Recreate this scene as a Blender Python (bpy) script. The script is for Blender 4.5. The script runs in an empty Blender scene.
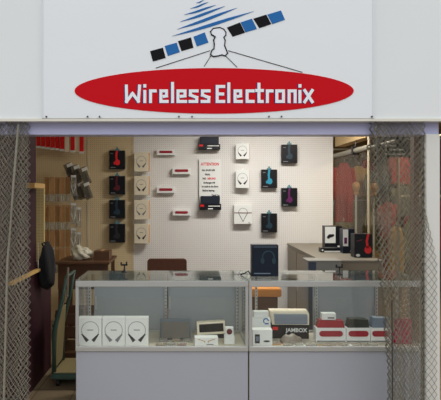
import bpy, bmesh, math, random
from mathutils import Vector, Matrix
random.seed(4)
C = bpy.context.scene.collection
F, CX, CY, EYE = 520.0, 187.0, 194.0, 1.58
def PX(x, d): return (x-CX)*d/F
def PZ(y, d): return EYE-(y-CY)*d/F

# ------------------------------------------------------------------ materials
M = {}
def mat(name, col, rough=.6, metal=0, noise=0, nscale=8, spec=.5, bump=0, bscale=20, coat=0, emit=None, estr=1):
    m = bpy.data.materials.new(name); m.use_nodes = True
    nt = m.node_tree; b = nt.nodes['Principled BSDF']
    b.inputs['Base Color'].default_value = (*col, 1); b.inputs['Roughness'].default_value = rough
    b.inputs['Metallic'].default_value = metal; b.inputs['Specular IOR Level'].default_value = spec
    b.inputs['Coat Weight'].default_value = coat
    tc = nt.nodes.new('ShaderNodeTexCoord')
    if noise:
        n = nt.nodes.new('ShaderNodeTexNoise'); n.inputs['Scale'].default_value = nscale; n.inputs['Detail'].default_value = 4
        nt.links.new(tc.outputs['Object'], n.inputs['Vector'])
        mx = nt.nodes.new('ShaderNodeMix'); mx.data_type = 'RGBA'
        mx.inputs['A'].default_value = (*[c*(1-noise) for c in col], 1); mx.inputs['B'].default_value = (*[min(1, c*(1+noise)) for c in col], 1)
        nt.links.new(n.outputs['Fac'], mx.inputs['Factor']); nt.links.new(mx.outputs['Result'], b.inputs['Base Color'])
    if bump:
        n = nt.nodes.new('ShaderNodeTexNoise'); n.inputs['Scale'].default_value = bscale
        nt.links.new(tc.outputs['Object'], n.inputs['Vector'])
        bp = nt.nodes.new('ShaderNodeBump'); bp.inputs['Strength'].default_value = bump; bp.inputs['Distance'].default_value = .02
        nt.links.new(n.outputs['Fac'], bp.inputs['Height']); nt.links.new(bp.outputs['Normal'], b.inputs['Normal'])
    if emit:
        b.inputs['Emission Color'].default_value = (*emit, 1); b.inputs['Emission Strength'].default_value = estr
    M[name] = m; return m
def s(r, g, b):   # sRGB 0..255 -> linear
    f = lambda c: ((c/255+.055)/1.055)**2.4 if c/255 > .04045 else c/255/12.92
    return (f(r), f(g), f(b))
def glass(name, tint=(1, 1, 1), f0=.04, rough=.0, haze=0, hcol=(.8, .8, .8), graz=1.0):
    # clear pane: transmission with a symmetric Schlick reflection
    m = bpy.data.materials.new(name); m.use_nodes = True; nt = m.node_tree; N = nt.nodes; L = nt.links
    N.remove(N['Principled BSDF']); out = N['Material Output']
    g = N.new('ShaderNodeNewGeometry'); dt = N.new('ShaderNodeVectorMath'); dt.operation = 'DOT_PRODUCT'
    L.new(g.outputs['Incoming'], dt.inputs[0]); L.new(g.outputs['Normal'], dt.inputs[1])
    def mth(op, a, b=None):
        k = N.new('ShaderNodeMath'); k.operation = op
        for i, v in enumerate((a, b)):
            if v is None: continue
            if isinstance(v, (int, float)): k.inputs[i].default_value = v
            else: L.new(v, k.inputs[i])
        return k.outputs[0]
    ab = mth('ABSOLUTE', dt.outputs['Value']); om = mth('SUBTRACT', 1, ab); p5 = mth('POWER', om, 5)
    fr = mth('ADD', mth('MULTIPLY', p5, (1-f0)*graz), f0)
    tr = N.new('ShaderNodeBsdfTransparent'); tr.inputs['Color'].default_value = (*tint, 1)
    gl = N.new('ShaderNodeBsdfGlossy'); gl.inputs['Roughness'].default_value = rough
    mx = N.new('ShaderNodeMixShader'); L.new(fr, mx.inputs[0]); L.new(tr.outputs[0], mx.inputs[1]); L.new(gl.outputs[0], mx.inputs[2])
    last = mx.outputs[0]
    if haze:
        df = N.new('ShaderNodeBsdfDiffuse'); df.inputs['Color'].default_value = (*hcol, 1)
        m2 = N.new('ShaderNodeMixShader'); m2.inputs[0].default_value = haze
        L.new(last, m2.inputs[1]); L.new(df.outputs[0], m2.inputs[2]); last = m2.outputs[0]
    L.new(last, out.inputs['Surface']); M[name] = m; return m
def pegboard(name, col, hole):
    m = mat(name, col, .7, noise=.04, nscale=1.5); nt = m.node_tree; N = nt.nodes; L = nt.links; b = N['Principled BSDF']
    tc = N.new('ShaderNodeTexCoord'); sc = N.new('ShaderNodeVectorMath'); sc.operation = 'SCALE'; sc.inputs['Scale'].default_value = 1/.0254
    fr = N.new('ShaderNodeVectorMath'); fr.operation = 'FRACTION'; sb = N.new('ShaderNodeVectorMath'); sb.operation = 'SUBTRACT'
    sb.inputs[1].default_value = (.5, .5, .5); ml = N.new('ShaderNodeVectorMath'); ml.operation = 'MULTIPLY'; ml.inputs[1].default_value = (1, 0, 1)
    ln = N.new('ShaderNodeVectorMath'); ln.operation = 'LENGTH'; lt = N.new('ShaderNodeMath'); lt.operation = 'LESS_THAN'; lt.inputs[1].default_value = .17
    L.new(tc.outputs['Object'], sc.inputs[0]); L.new(sc.outputs[0], fr.inputs[0]); L.new(fr.outputs[0], sb.inputs[0])
    L.new(sb.outputs[0], ml.inputs[0]); L.new(ml.outputs[0], ln.inputs[0]); L.new(ln.outputs['Value'], lt.inputs[0])
    src = b.inputs['Base Color'].links[0].from_socket
    mx = N.new('ShaderNodeMix'); mx.data_type = 'RGBA'; L.new(lt.outputs[0], mx.inputs['Factor']); L.new(src, mx.inputs['A'])
    mx.inputs['B'].default_value = (*hole, 1); L.new(mx.outputs['Result'], b.inputs['Base Color'])
    return m
def tiles(name, col, grout):
    m = mat(name, col, .45); nt = m.node_tree; N = nt.nodes; L = nt.links
    tc = N.new('ShaderNodeTexCoord'); br = N.new('ShaderNodeTexBrick'); br.offset = 0
    br.inputs['Color1'].default_value = (*col, 1); br.inputs['Color2'].default_value = (*[c*.85 for c in col], 1)
    br.inputs['Mortar'].default_value = (*grout, 1); br.inputs['Scale'].default_value = 1; br.inputs['Mortar Size'].default_value = .005
    br.inputs['Brick Width'].default_value = .3; br.inputs['Row Height'].default_value = .3
    L.new(tc.outputs['Object'], br.inputs['Vector']); L.new(br.outputs['Color'], N['Principled BSDF'].inputs['Base Color'])

mat('banner', s(226, 230, 232), .35, bump=.12, bscale=3.5)
mat('hem', s(214, 218, 222), .4)
mat('fascia', s(222, 226, 226), .5, noise=.02, nscale=2)
mat('fascia_edge', s(215, 212, 200), .4)
mat('red_ink', s(196, 6, 22), .6, spec=.12); mat('white_ink', s(232, 236, 240), .6, spec=.12); mat('blue_ink', s(40, 104, 168), .6, spec=.12)
mat('dark_blue_ink', s(48, 44, 110), .6, spec=.12); mat('black_ink', s(14, 14, 18), .6, spec=.12)
mat('header', s(186, 188, 222), .45, noise=.04, nscale=3)
mat('post', s(214, 214, 208), .5, noise=.03, nscale=6)
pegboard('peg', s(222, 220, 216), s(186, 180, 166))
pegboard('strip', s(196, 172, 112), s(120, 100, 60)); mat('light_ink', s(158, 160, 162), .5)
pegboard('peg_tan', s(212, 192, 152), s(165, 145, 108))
mat('batten', s(200, 188, 160), .6)
mat('plaster', s(225, 218, 200), .7, noise=.03)
mat('maroon', s(56, 28, 36), .6, spec=.2, noise=.1, nscale=3)
mat('soffit', s(176, 150, 105), .7, noise=.08, nscale=3)
mat('ceil', s(205, 200, 185), .8)
tiles('floor', s(128, 112, 88), s(80, 68, 52))
mat('alu', s(188, 189, 186), .38, metal=.6, noise=.03)
mat('laminate', s(160, 163, 171), .45, noise=.02, nscale=2)
mat('deck', s(190, 184, 165), .6, noise=.05)
mat('doorpanel', s(150, 155, 158), .25, noise=.08, nscale=2.5)
mat('darksteel', s(60, 60, 62), .5, metal=.3)
mat('galv', s(132, 128, 114), .55, metal=.2, noise=.2, nscale=30)
mat('galvpole', s(128, 122, 106), .5, metal=.3)
mat('white_card', s(226, 228, 224), .5); mat('cream_card', s(235, 225, 200), .5); mat('kraft', s(196, 150, 105), .7)
mat('black_card', s(15, 16, 21), .4, spec=.3); mat('navy_dark', s(26, 32, 46), .5, spec=.3)
mat('navy_card', s(14, 25, 40), .4, noise=.5, nscale=14, spec=.3); mat('grey_ink', s(120, 122, 124), .5); mat('dark_ink', s(34, 34, 38), .5)
mat('red_print', s(225, 22, 28), .4); mat('maroon_print', s(88, 14, 26), .4); mat('teal_print', s(38, 140, 168), .4); mat('dkteal_print', s(22, 52, 66), .4); mat('purple_print', s(92, 22, 84), .4)
mat('teal_tab', s(88, 130, 138), .4); mat('red_pill', s(150, 22, 40), .35); mat('brown_card', s(176, 132, 84), .7, noise=.1, nscale=20)
glass('glass_clear', (.985, .995, .99)); glass('glass_top', (.94, .98, .96), .05); glass('plastic', (.9, .9, .88), .06, .1, .28, (.6, .57, .5))
glass('partition_glass', (.9, .87, .8), .02, graz=.3); glass('smoke_plastic', (.6, .58, .54), .08, .12, .35, (.3, .28, .23))
glass('pink_plastic', (.85, .25, .4), .06, .1, .55, s(200, 50, 95))
mat('green_plastic', s(56, 80, 70), .5, noise=.1); mat('tan_mat', s(124, 112, 76), .8, noise=.1)
mat('wood_yellow', s(205, 165, 95), .6, noise=.12, nscale=12); mat('wood_brown', s(92, 62, 40), .5, noise=.2, nscale=9); mat('wood_orange', s(214, 138, 42), .5, noise=.12, nscale=9)
mat('chair_brown', s(96, 52, 26), .6, noise=.12, nscale=25); mat('black_plastic', s(14, 14, 15), .4); mat('black_cloth', s(16, 16, 20), .9)
mat('bag_white', s(205, 200, 180), .5, bump=.8, bscale=30); mat('grey_laminate', s(122, 121, 114), .5); mat('navy_panel', s(52, 60, 78), .4)
mat('counter_top', s(112, 106, 94), .5); mat('case_white', s(124, 114, 96), .5, noise=.04)
mat('red_cloth', s(136, 20, 18), .8, noise=.2, nscale=8); mat('pink_cloth', s(128, 62, 60), .8, noise=.2, nscale=8); mat('tan_cloth', s(150, 122, 74), .8, noise=.25, nscale=9)
mat('grey_cloth', s(86, 84, 74), .8, noise=.4, nscale=14); mat('olive_wall', s(104, 84, 50), .8, noise=.6, nscale=7); mat('olive_cloth', s(90, 84, 52), .8, noise=.3, nscale=9)
mat('grille', s(150, 158, 168), .45); mat('silver', s(170, 168, 160), .3, metal=.4, noise=.2, nscale=40); mat('gold', s(190, 150, 70), .4, metal=.3)
mat('stone', s(132, 122, 108), .4, noise=.3, nscale=40); mat('bluegrey', s(108, 122, 138), .5); mat('green_black', s(34, 40, 32), .5); mat('glass_dark', s(98, 108, 114), .25)
mat('mannequin', s(150, 112, 70), .6); mat('tube', s(240, 240, 235), .5, emit=(1, .93, .8), estr=3)

# ------------------------------------------------------------------ mesh helpers
class MB:
    def __init__(self): self.bm = bmesh.new()
    def box(self, x0, x1, y0, y1, z0, z1, bev=0, rot=None, seg=1):
        t = bmesh.new(); bmesh.ops.create_cube(t, size=1)
        for v in t.verts: v.co = Vector(((x0+x1)/2+v.co.x*(x1-x0), (y0+y1)/2+v.co.y*(y1-y0), (z0+z1)/2+v.co.z*(z1-z0)))
        if bev: bmesh.ops.bevel(t, geom=t.edges[:], offset=bev, segments=seg, affect='EDGES')
        if rot:
            c = Vector(((x0+x1)/2, (y0+y1)/2, (z0+z1)/2)); bmesh.ops.transform(t, matrix=Matrix.Translation(c) @ rot @ Matrix.Translation(-c), verts=t.verts)
        self._add(t); return self
    def _add(self, t):
        me = bpy.data.meshes.new('t'); t.to_mesh(me); t.free(); self.bm.from_mesh(me); bpy.data.meshes.remove(me)
    def prism(self, pts, y0, y1):   # xz outline, extruded y0..y1
        n = len(pts); a = [self.bm.verts.new((x, y0, z)) for x, z in pts]; b = [self.bm.verts.new((x, y1, z)) for x, z in pts]
        self.bm.faces.new(a); self.bm.faces.new(b[::-1])
        for i in range(n): self.bm.faces.new((a[i], b[i], b[(i+1) % n], a[(i+1) % n]))
        return self
    def tube(self, path, r, n=6, closed=False):
        path = [Vector(p) for p in path]; rings = []; m = len(path)
        for i, p in enumerate(path):
            d = (path[min(i+1, m-1)]-path[max(i-1, 0)]) if not closed else (path[(i+1) % m]-path[i-1])
            d.normalize(); u = d.cross(Vector((0, 0, 1)))
            if u.length < .05: u = d.cross(Vector((0, 1, 0)))
            u.normalize(); w = d.cross(u); rr = r[i] if isinstance(r, (list, tuple)) else r
            rings.append([self.bm.verts.new(p+(u*math.cos(2*math.pi*k/n)+w*math.sin(2*math.pi*k/n))*rr) for k in range(n)])
        for i in range(m if closed else m-1):
            A, B = rings[i], rings[(i+1) % m]
            for k in range(n): self.bm.faces.new((A[k], A[(k+1) % n], B[(k+1) % n], B[k]))
        if not closed: self.bm.faces.new(rings[0][::-1]); self.bm.faces.new(rings[-1])
        return self
    def lathe(self, prof, c=(0, 0, 0), n=16):
        c = Vector(c); rings = []
        for r, z in prof: rings.append([self.bm.verts.new(c+Vector((r*math.cos(2*math.pi*k/n), r*math.sin(2*math.pi*k/n), z))) for k in range(n)])
        for A, B in zip(rings, rings[1:]):
            for k in range(n): self.bm.faces.new((A[k], A[(k+1) % n], B[(k+1) % n], B[k]))
        self.bm.faces.new(rings[0][::-1]); self.bm.faces.new(rings[-1]); return self
    def disc(self, cx, cz, r, y0, y1, n=20, rz=None): return self.prism([(cx+r*math.cos(2*math.pi*k/n), cz+(rz or r)*math.sin(2*math.pi*k/n)) for k in range(n)], y0, y1)
    def arc(self, cx, cz, r, w, a0, a1, y0, y1, n=20, w1=None):  # flat ring sector in xz
        o = []; i_ = []
        for k in range(n+1):
            t = a0+(a1-a0)*k/n; ww = w if w1 is None else w+(w1-w)*k/n
            o.append((cx+(r+ww/2)*math.cos(t), cz+(r+ww/2)*math.sin(t))); i_.append((cx+(r-ww/2)*math.cos(t), cz+(r-ww/2)*math.sin(t)))
        for k in range(n): self.prism([o[k], o[k+1], i_[k+1], i_[k]], y0, y1)
        return self
    def stroke(self, pts, w, y0, y1, ext=True):
        for k_, ((ax, az), (bx, bz)) in enumerate(zip(pts, pts[1:])):
            d = Vector((bx-ax, bz-az)); d.normalize(); nn = Vector((-d.y, d.x))*w/2; e = d*w/2 if ext else d*0
            a = Vector((ax, az))-e; b = Vector((bx, bz))+e
            self.prism([tuple(a+nn), tuple(a-nn), tuple(b-nn), tuple(b+nn)], y0-k_*.00012, y1)
        return self
    def build(self, name, m, parent=None, loc=None, smooth=False):
        bmesh.ops.recalc_face_normals(self.bm, faces=self.bm.faces)
        me = bpy.data.meshes.new(name); self.bm.to_mesh(me); self.bm.free(); me.materials.append(M[m])
        if smooth:
            for p in me.polygons: p.use_smooth = True
        o = bpy.data.objects.new(name, me); C.objects.link(o)
        if parent: o.parent = parent
        if loc: o.location = loc
        return o
def thing(name, label, cat, loc=(0, 0, 0), rotz=0, group=None):
    o = bpy.data.objects.new(name, None); C.objects.link(o); o.empty_display_size = .05
    o.location = loc; o.rotation_euler = (0, 0, rotz); return tag(o, label, cat, group)
def tag(o, label, cat, group=None):
    o['label'] = label; o['category'] = cat
    if group: o['group'] = group
    return o
def struct(o): o['kind'] = 'structure'; return o
def part(p, name, m, parent, smooth=False): return p.build(name, m, parent, smooth=smooth)
def dup(root, loc, rotz=0, label=None, group=None):
    r = root.copy(); C.objects.link(r); r.location = loc; r.rotation_euler = (0, 0, rotz)
    if label: r['label'] = label
    if group: r['group'] = group
    for ch in list(root.children):
        c = ch.copy(); C.objects.link(c); c.parent = r
        for g in ch.children:
            d = g.copy(); C.objects.link(d); d.parent = c
    return r
def text(body, h, x, y, z, m, parent, name='lettering', align='CENTER', sx=1, bold=.0, rotz=0):
    cu = bpy.data.curves.new('txt', 'FONT'); cu.body = body; cu.size = h*1.4; cu.align_x = align; cu.extrude = .0006; cu.offset = bold; cu.resolution_u = 3
    t = bpy.data.objects.new('txt', cu); C.objects.link(t); bpy.context.view_layer.update()
    me = bpy.data.meshes.new_from_object(t); bpy.data.objects.remove(t)
    me.transform(Matrix.Translation((x, y, z)) @ Matrix.Rotation(math.pi/2, 4, 'X') @ Matrix.Diagonal((sx, 1, 1, 1)))
    me.materials.clear(); me.materials.append(M[m]); o = bpy.data.objects.new(name, me); C.objects.link(o); o.parent = parent; return o

# ------------------------------------------------------------------ room shell
YW = 6.5
struct(MB().box(-3, 6, -.5, 10, -.06, 0).build('floor', 'floor'))
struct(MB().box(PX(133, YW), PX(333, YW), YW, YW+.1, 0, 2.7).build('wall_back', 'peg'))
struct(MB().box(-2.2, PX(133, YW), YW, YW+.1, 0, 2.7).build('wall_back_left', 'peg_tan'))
for i, px in enumerate((88, 133)):
    struct(MB().box(PX(px, YW)-.012, PX(px, YW)+.012, YW-.006, YW, 0, 2.7).build('trim_%d' % (i+1), 'batten'))
struct(MB().box(-2.3, -2.2, 4.6, YW+.1, 0, 2.7).build('wall_left', 'plaster'))
struct(MB().box(-1.42, -1.243, 3.47, 4.28, 0, 2.7).build('wall_front_left', 'maroon'))
struct(MB().box(-1.42, -1.243, 4.28, 4.75, 0, .98).build('wall_front_left_low', 'maroon'))
struct(MB().box(-2.3, -1.42, 4.5, 4.6, 0, 2.7).build('wall_side_return', 'maroon'))
struct(MB().box(-2.3, 1.85, 3.5, YW+.1, 2.7, 2.78).build('ceiling', 'ceil'))
struct(MB().box(1.85, 6, 3.5, 9.6, 2.7, 2.78).build('ceiling_next_door', 'soffit'))
struct(MB().box(1.85, 6, 9.5, 9.6, 0, 2.7).build('wall_next_door', 'olive_wall'))
struct(MB().box(5.9, 6, 3.5, 9.5, 0, 2.7).build('wall_right', 'olive_wall'))
# header over the shopfront, white post, soffit over the glass side
struct(MB().box(-1.9, 1.655, 3.42, 3.55, PZ(134.5, 3.42), 2.7).build('beam_header', 'header'))
struct(MB().box(1.562, 1.655, 3.40, 3.425, 0, PZ(134, 3.4), .004).build('column_front', 'post'))
struct(MB().box(1.85, 1.97, 3.56, YW, 2.17, 2.7).build('beam_side', 'soffit'))
struct(MB().box(1.655, 6, 3.46, 3.56, 2.12, 2.7).build('beam_header_right', 'soffit'))
struct(MB().box(1.725, 1.765, 3.95, 4.02, 0, 2.7).build('column_side', 'wood_brown'))
struct(MB().box(1.572, 1.60, 3.43, 3.50, 0, PZ(134, 3.4)).build('column_gate_channel', 'black_plastic'))
# fascia board and banner above
YB = 3.36
fx0, fx1 = PX(-160, YB), PX(600, YB)
struct(MB().box(fx0, fx1, YB, YB+.05, PZ(119, YB), 3.1).build('wall_fascia', 'fascia'))
struct(MB().box(fx0, fx1, YB-.012, YB+.055, PZ(121.5, YB), PZ(118.8, YB)).build('trim_fascia', 'fascia_edge'))

bn = thing('vinyl_banner', 'white vinyl banner with a red oval and blue and black satellite drawing', 'banner', (0, YB, PZ(119, YB)))
def bx(x): return PX(x, YB)
def bz(y): return PZ(y, YB)-PZ(119, YB)
g = MB(); nx, nz = 90, 36; vs = []
def wav(x, z): return -.012-.004*math.sin(x*9+z*3)*math.sin(z*6+x)-.003*math.exp(-((x+.86)**2)/.004)
for j in range(nz+1):
    for i in range(nx+1):
        x = bx(42)+(bx(373.5)-bx(42))*i/nx; z = bz(118.5)+(bz(-40)-bz(118.5))*j/nz; vs.append(g.bm.verts.new((x, -.012, z)))
for j in range(nz):
    for i in range(nx): a = j*(nx+1)+i; g.bm.faces.new((vs[a], vs[a+1], vs[a+nx+2], vs[a+nx+1]))
g.box(bx(42), bx(373.5), -.011, 0, bz(118.5), bz(-40))
part(g, 'sheet', 'banner', bn)
for a in (42, 371.8): part(MB().box(bx(a), bx(a+1.8), -.0145, -.0122, bz(118.4), bz(-39), .0008), 'hem', 'hem', bn)
y0, y1 = -.0145, -.011
g = MB(); g.disc(bx(214), bz(91.3), bx(214+139)-bx(214), y0, y1, 96, bz(68.3)-bz(91)); part(g, 'red_oval', 'red_ink', bn)
quads = [('black_ink', [(150.2, 51.7), (163, 48.3), (165.8, 58.5), (153, 62)]), ('blue_ink', [(164.8, 46.6), (176.7, 43.2), (179.8, 52.7), (167.9, 56.5)]),
 ('black_ink', [(178, 41.8), (191, 38), (193.4, 48.3), (181.5, 51.7)]), ('blue_ink', [(193.4, 37.4), (204.6, 33), (208.4, 43.2), (196.8, 47)]),
 ('black_ink', [(226.7, 28.2), (239.7, 23.1), (244.8, 33.3), (232.5, 37.4)]), ('blue_ink', [(240.3, 23.1), (251.6, 19.4), (256.7, 29.6), (245.4, 33)]),
 ('black_ink', [(253, 19.4), (265.9, 15.3), (271, 24.8), (259, 28.9)]), ('blue_ink', [(266.9, 15.3), (280.5, 11.2), (284.6, 20.4), (272, 24.8)])]
for m, q in quads: part(MB().prism([(bx(a), bz(b)) for a, b in q], y0, y1), 'solar_panel', m, bn)
for (ax, ay), (cx, cy), w in [((172, 36.8), (253.5, 12), 3.3), ((177, 30), (237, 8.5), 3.0), ((180, 22.5), (225, 6.8), 2.6), ((184, 15.5), (216, 5.6), 2.1), ((190, 9.3), (208.5, 2.6), 1.6), ((196, 3.6), (204, .6), 1.1)]:
    p = []; d = Vector((cx-ax, cy-ay)); nn = Vector((-d.y, d.x)).normalized()
    for k in range(13):
        t = k/12; b = math.sin(math.pi*t); q = Vector((ax, ay))+d*t+nn*(b*.6-b*w*.5+.2*b*math.sin(2*math.pi*t)); p.append((bx(q.x), bz(q.y)))
    for k in range(11, 0, -1):
        t = k/12; b = math.sin(math.pi*t); q = Vector((ax, ay))+d*t+nn*(b*.6+b*w*.5+.2*b*math.sin(2*math.pi*t)); p.append((bx(q.x), bz(q.y)))
    part(MB().prism(p, y0, y1), 'signal_wave', 'blue_ink', bn)
bod = [(207, 95), (215, 86), (224, 84), (235, 83), (246, 88), (252, 97), (252, 105), (246, 112), (250, 120), (249, 128), (248, 136), (253, 148), (257, 158), (250, 166), (240, 163), (230, 166), (215, 168), (207, 162), (211, 150), (217, 145), (218, 132), (216, 120), (221, 110), (210, 104)]
bod = [(140+a/2.94, b/2.94) for a, b in bod]
part(MB().prism([(bx(a), bz(b)) for a, b in bod], -.0135, y1), 'satellite_body', 'white_ink', bn)
g = MB(); g.stroke([(bx(a), bz(b)) for a, b in bod+bod[:1]], .0068, y0-.0004, y1); part(g, 'satellite_outline', 'black_ink', bn)
for pts in ([(210, 51.2), (156, 68.6)], [(211, 56), (204, 67)], [(225, 56), (237, 67.8)], [(228, 51.2), (302, 72.8)]):
    part(MB().stroke([(bx(a), bz(b)) for a, b in pts], .004, y0, y1, False), 'drawn_line', 'black_ink', bn)
def letters():
    c, m_, b = 86.6, 91.4, 101.9; o = []
    def e(x0, x1): return [[(x1, b), (x0, b), (x0, m_), (x1-.6, m_), (x1-.6, 96.4), (x0+3.2, 96.8)]]
    def sl(x0, x1): return [[(x1, m_), (x0+.4, m_), (x0+.4, 95.5), (x1-.3, 98), (x1-.3, b), (x0, b)]]
    o += [[[(126.6, c), (126.9, b), (132.8, 94), (138.6, b-.3), (139.8, c)]]]
    o += [[[(145, 92), (145, 102)], [(145, 86.2), (145, 86.6)]]]
    o += [[[(150.7, 102), (150.7, m_), (155.3, m_)]]]
    o += [e(161, 167.2)]; o += [[[(172.6, 84), (172.6, 102)]]]; o += [e(178, 185.6)]; o += [sl(190, 197)]; o += [sl(202, 209)]
    o += [[[(223.5, 87), (217, 87), (217, b), (223.5, b)], [(217, 94.5), (222.5, 94.5)]]]
    o += [[[(228.6, 84.5), (228.6, b)]]]; o += [e(234.8, 241)]; o += [[[(252.8, m_), (246.8, m_), (246.8, b), (252.8, b)]]]
    o += [[[(258.6, 84.8), (258.6, b), (261.8, b)], [(256.4, 91), (262, 91)]]]
    o += [[[(267, 102), (267, m_), (271.6, m_)]]]; o += [[[(276.4, m_), (283, m_), (283, b), (276.4, b), (276.4, m_)]]]
    o += [[[(288.6, 102), (288.6, m_), (294.6, m_), (294.6, 102)]]]
    o += [[[(299.4, 92), (299.4, 102)], [(299.4, 86.2), (299.4, 86.6)]]]; o += [[[(304.2, 91), (311.6, 102.2)], [(311.6, 91), (304.2, 102.2)]]]
    return o
px1 = YB/F
for L in letters():
    g = MB(); h = MB()
    for si, st in enumerate(L):
        q = [(bx(a), bz(b)) for a, b in st]; g.stroke(q, 3.0*px1, -.0162-si*.0006, y0); h.stroke([(a-.7*px1, b-.25*px1) for a, b in q], 3.5*px1, -.0152, y0)
    lt = part(g, 'letter', 'white_ink', bn); part(h, 'letter_edge', 'dark_blue_ink', lt)
for x in (47, 88, 100, 179, 192, 268.6, 281, 371): part(MB().disc(bx(x), bz(117), .0055, -.02, -.011, 10), 'screw', 'darksteel', bn)

# ------------------------------------------------------------------ lattice security gates
def chain(g, x0f, x1f, z0, z1, yc, amp, fr, ph, pitch=.034, hh=.025, r=.0021):
    rows = int((z1-z0)/hh)
    def pt(i, j, n):
        z = z1-j*hh; a, b = x0f(z), x1f(z); u = (i+.5*(j % 2))/n
        return Vector((a+(b-a)*u, yc+amp*math.sin(fr*u*6.283+ph+.3*math.sin(z*2)), z+.004*math.sin(i*2.3+j*.4)))
    n = max(2, round((x1f(1.2)-x0f(1.2))/pitch))
    for i in range(n+1):
        for lo in (0, 1):
            pth = []
            for j in range(rows+1):
                ii = i if (j % 2 == 0) else (i-1 if lo else i)
                pth.append(pt(min(max(ii, 0), n), j, n))
            g.tube(pth, r, 4)
gl = thing('folding_security_gate', 'folded wire mesh gate bunched at the left edge beside the maroon wall', 'gate', (0, 0, 0))
g = MB(); ztop = PZ(122, 3.36)
chain(g, lambda z: -1.28, lambda z: -1.045, .02, ztop, 3.40, .018, 2, 0); chain(g, lambda z: -1.275, lambda z: -1.06, .02, ztop, 3.41, .018, 2.5, 2); chain(g, lambda z: -1.27, lambda z: -1.05, .02, ztop, 3.385, .006, 1.5, 4, pitch=.03, hh=.021)
part(g, 'wire_mesh', 'galv', gl)
part(MB().tube([(PX(18.5, 3.37), 3.37, PZ(124, 3.37)), (PX(13, 3.37), 3.37, PZ(190, 3.37)), (PX(7.5, 3.37), 3.37, PZ(262, 3.37)), (PX(3, 3.37), 3.37, .02)], .008, 8), 'gate_pole', 'galv', gl)
gr = thing('folding_security_gate', 'wire mesh gate drawn in pleats before the right case beside the white post', 'gate', (0, 0, 0))
g = MB(); P = lambda x: PX(x, 3.38)
lx = lambda z: P(370)+max(0, min(1, (1.75-z)/1.3))*(P(388)-P(370))
chain(g, lx, lambda z: P(423), .02, ztop, 3.38, .010, 3, 0); chain(g, lx, lambda z: P(422), .02, ztop, 3.388, .008, 3.5, 2)
chain(g, lx, lambda z: P(421), .02, ztop, 3.396, .004, 1.2, 4, pitch=.03, hh=.021); chain(g, lx, lambda z: lx(z)+.09, .02, ztop, 3.375, .012, 1.5, 2)
chain(g, lambda z: P(423), lambda z: P(423)+max(0.0, min(1, (1.55-z)/.4))*.075+.002, .02, 1.5, 3.386, .004, 1, 0, pitch=.04)
part(g, 'wire_mesh', 'galv', gr)
part(MB().tube([(P(391), 3.365, PZ(300, 3.365)), (P(392), 3.365, .02)], .004, 6), 'gate_pole', 'darksteel', gr)

# ------------------------------------------------------------------ display cases
DK = .475; YF, YR, TOP = 3.70, 4.17, .968
def case(x0, x1, label, doors, uprights):
    w = x1-x0; t = thing('glass_display_case', label, 'display case', (x0, YF, 0)); D = YR-YF
    g = MB(); g.box(0, w, .015, D, .08, DK-.012); part(g, 'cabinet_base', 'case_white', t)
    part(MB().box(.004, w-.004, .006, .0149, .09, .46), 'front_panel', 'laminate', t)
    part(MB().box(.02, w-.02, .05, D-.02, 0, .0795), 'plinth', 'darksteel', t)
    part(MB().box(.01, w-.01, .018, D-.01, DK-.0115, DK), 'deck', 'deck', t)
    fr = .022
    g = MB(); g.box(0, w, -.006, .016, .46, .495, .003)
    for a in (0, w-fr): g.box(a, a+fr, -.004, .016, .4955, .9195, .002)
    g.box(0, w, -.008, .018, .92, .962, .003)
    for a in (0, w-.014): g.box(a, a+.014, .0185, D, .945, .962); g.box(a, a+.014, .0185, D, DK-.01, .49)
    g.box(0, w, D-.02, D, .9655-.022, .962)
    for a in (0, w-fr): g.box(a, a+fr, D-.02, D, DK, .944)
    g.box(.022, w-.022, D-.016, D, DK+.0005, .49)
    part(g, 'frame', 'alu', t)
    part(MB().box(.023, w-.023, .003, .009, .496, .919), 'front_glass', 'glass_clear', t)
    part(MB().box(.003, .009, .02, D-.022, .491, .944), 'end_glass', 'glass_clear', t)
    part(MB().box(w-.009, w-.003, .02, D-.022, .491, .944), 'end_glass', 'glass_clear', t)
    part(MB().box(.001, w-.001, -.004, D-.002, .9622, TOP), 'top_glass', 'glass_top', t)
    for a, b in doors:
        dd = part(MB().box(a-x0, b-x0, D-.014, D-.008, .491, .942), 'sliding_door', 'doorpanel', t)
        part(MB().box(a-x0+.01, a-x0+.02, D-.02, D-.0142, .66, .76), 'finger_pull', 'alu', dd)
    for u in uprights:
        g = MB(); g.box(u-x0-.009, u-x0+.009, D-.036, D-.022, DK+.001, .944)
        o = part(g, 'slotted_upright', 'alu', t); h = MB()
        for k in range(16): h.box(u-x0-.003, u-x0+.003, D-.037, D-.0362, .5+k*.027, .512+k*.027)
        part(h, 'slots', 'darksteel', o)
    return t
q = lambda x: PX(x, 4.15)
case(PX(75.5, YF), .437, 'left glass display case holding three white neckband boxes', [(q(94), q(166)), (q(168), q(239))], [q(90), q(166), q(237)])
case(.441, 1.69, 'right glass display case behind the drawn mesh gate, with a speaker carton inside', [(q(313), q(376))], [q(256), q(316), q(376), q(414)])

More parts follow.
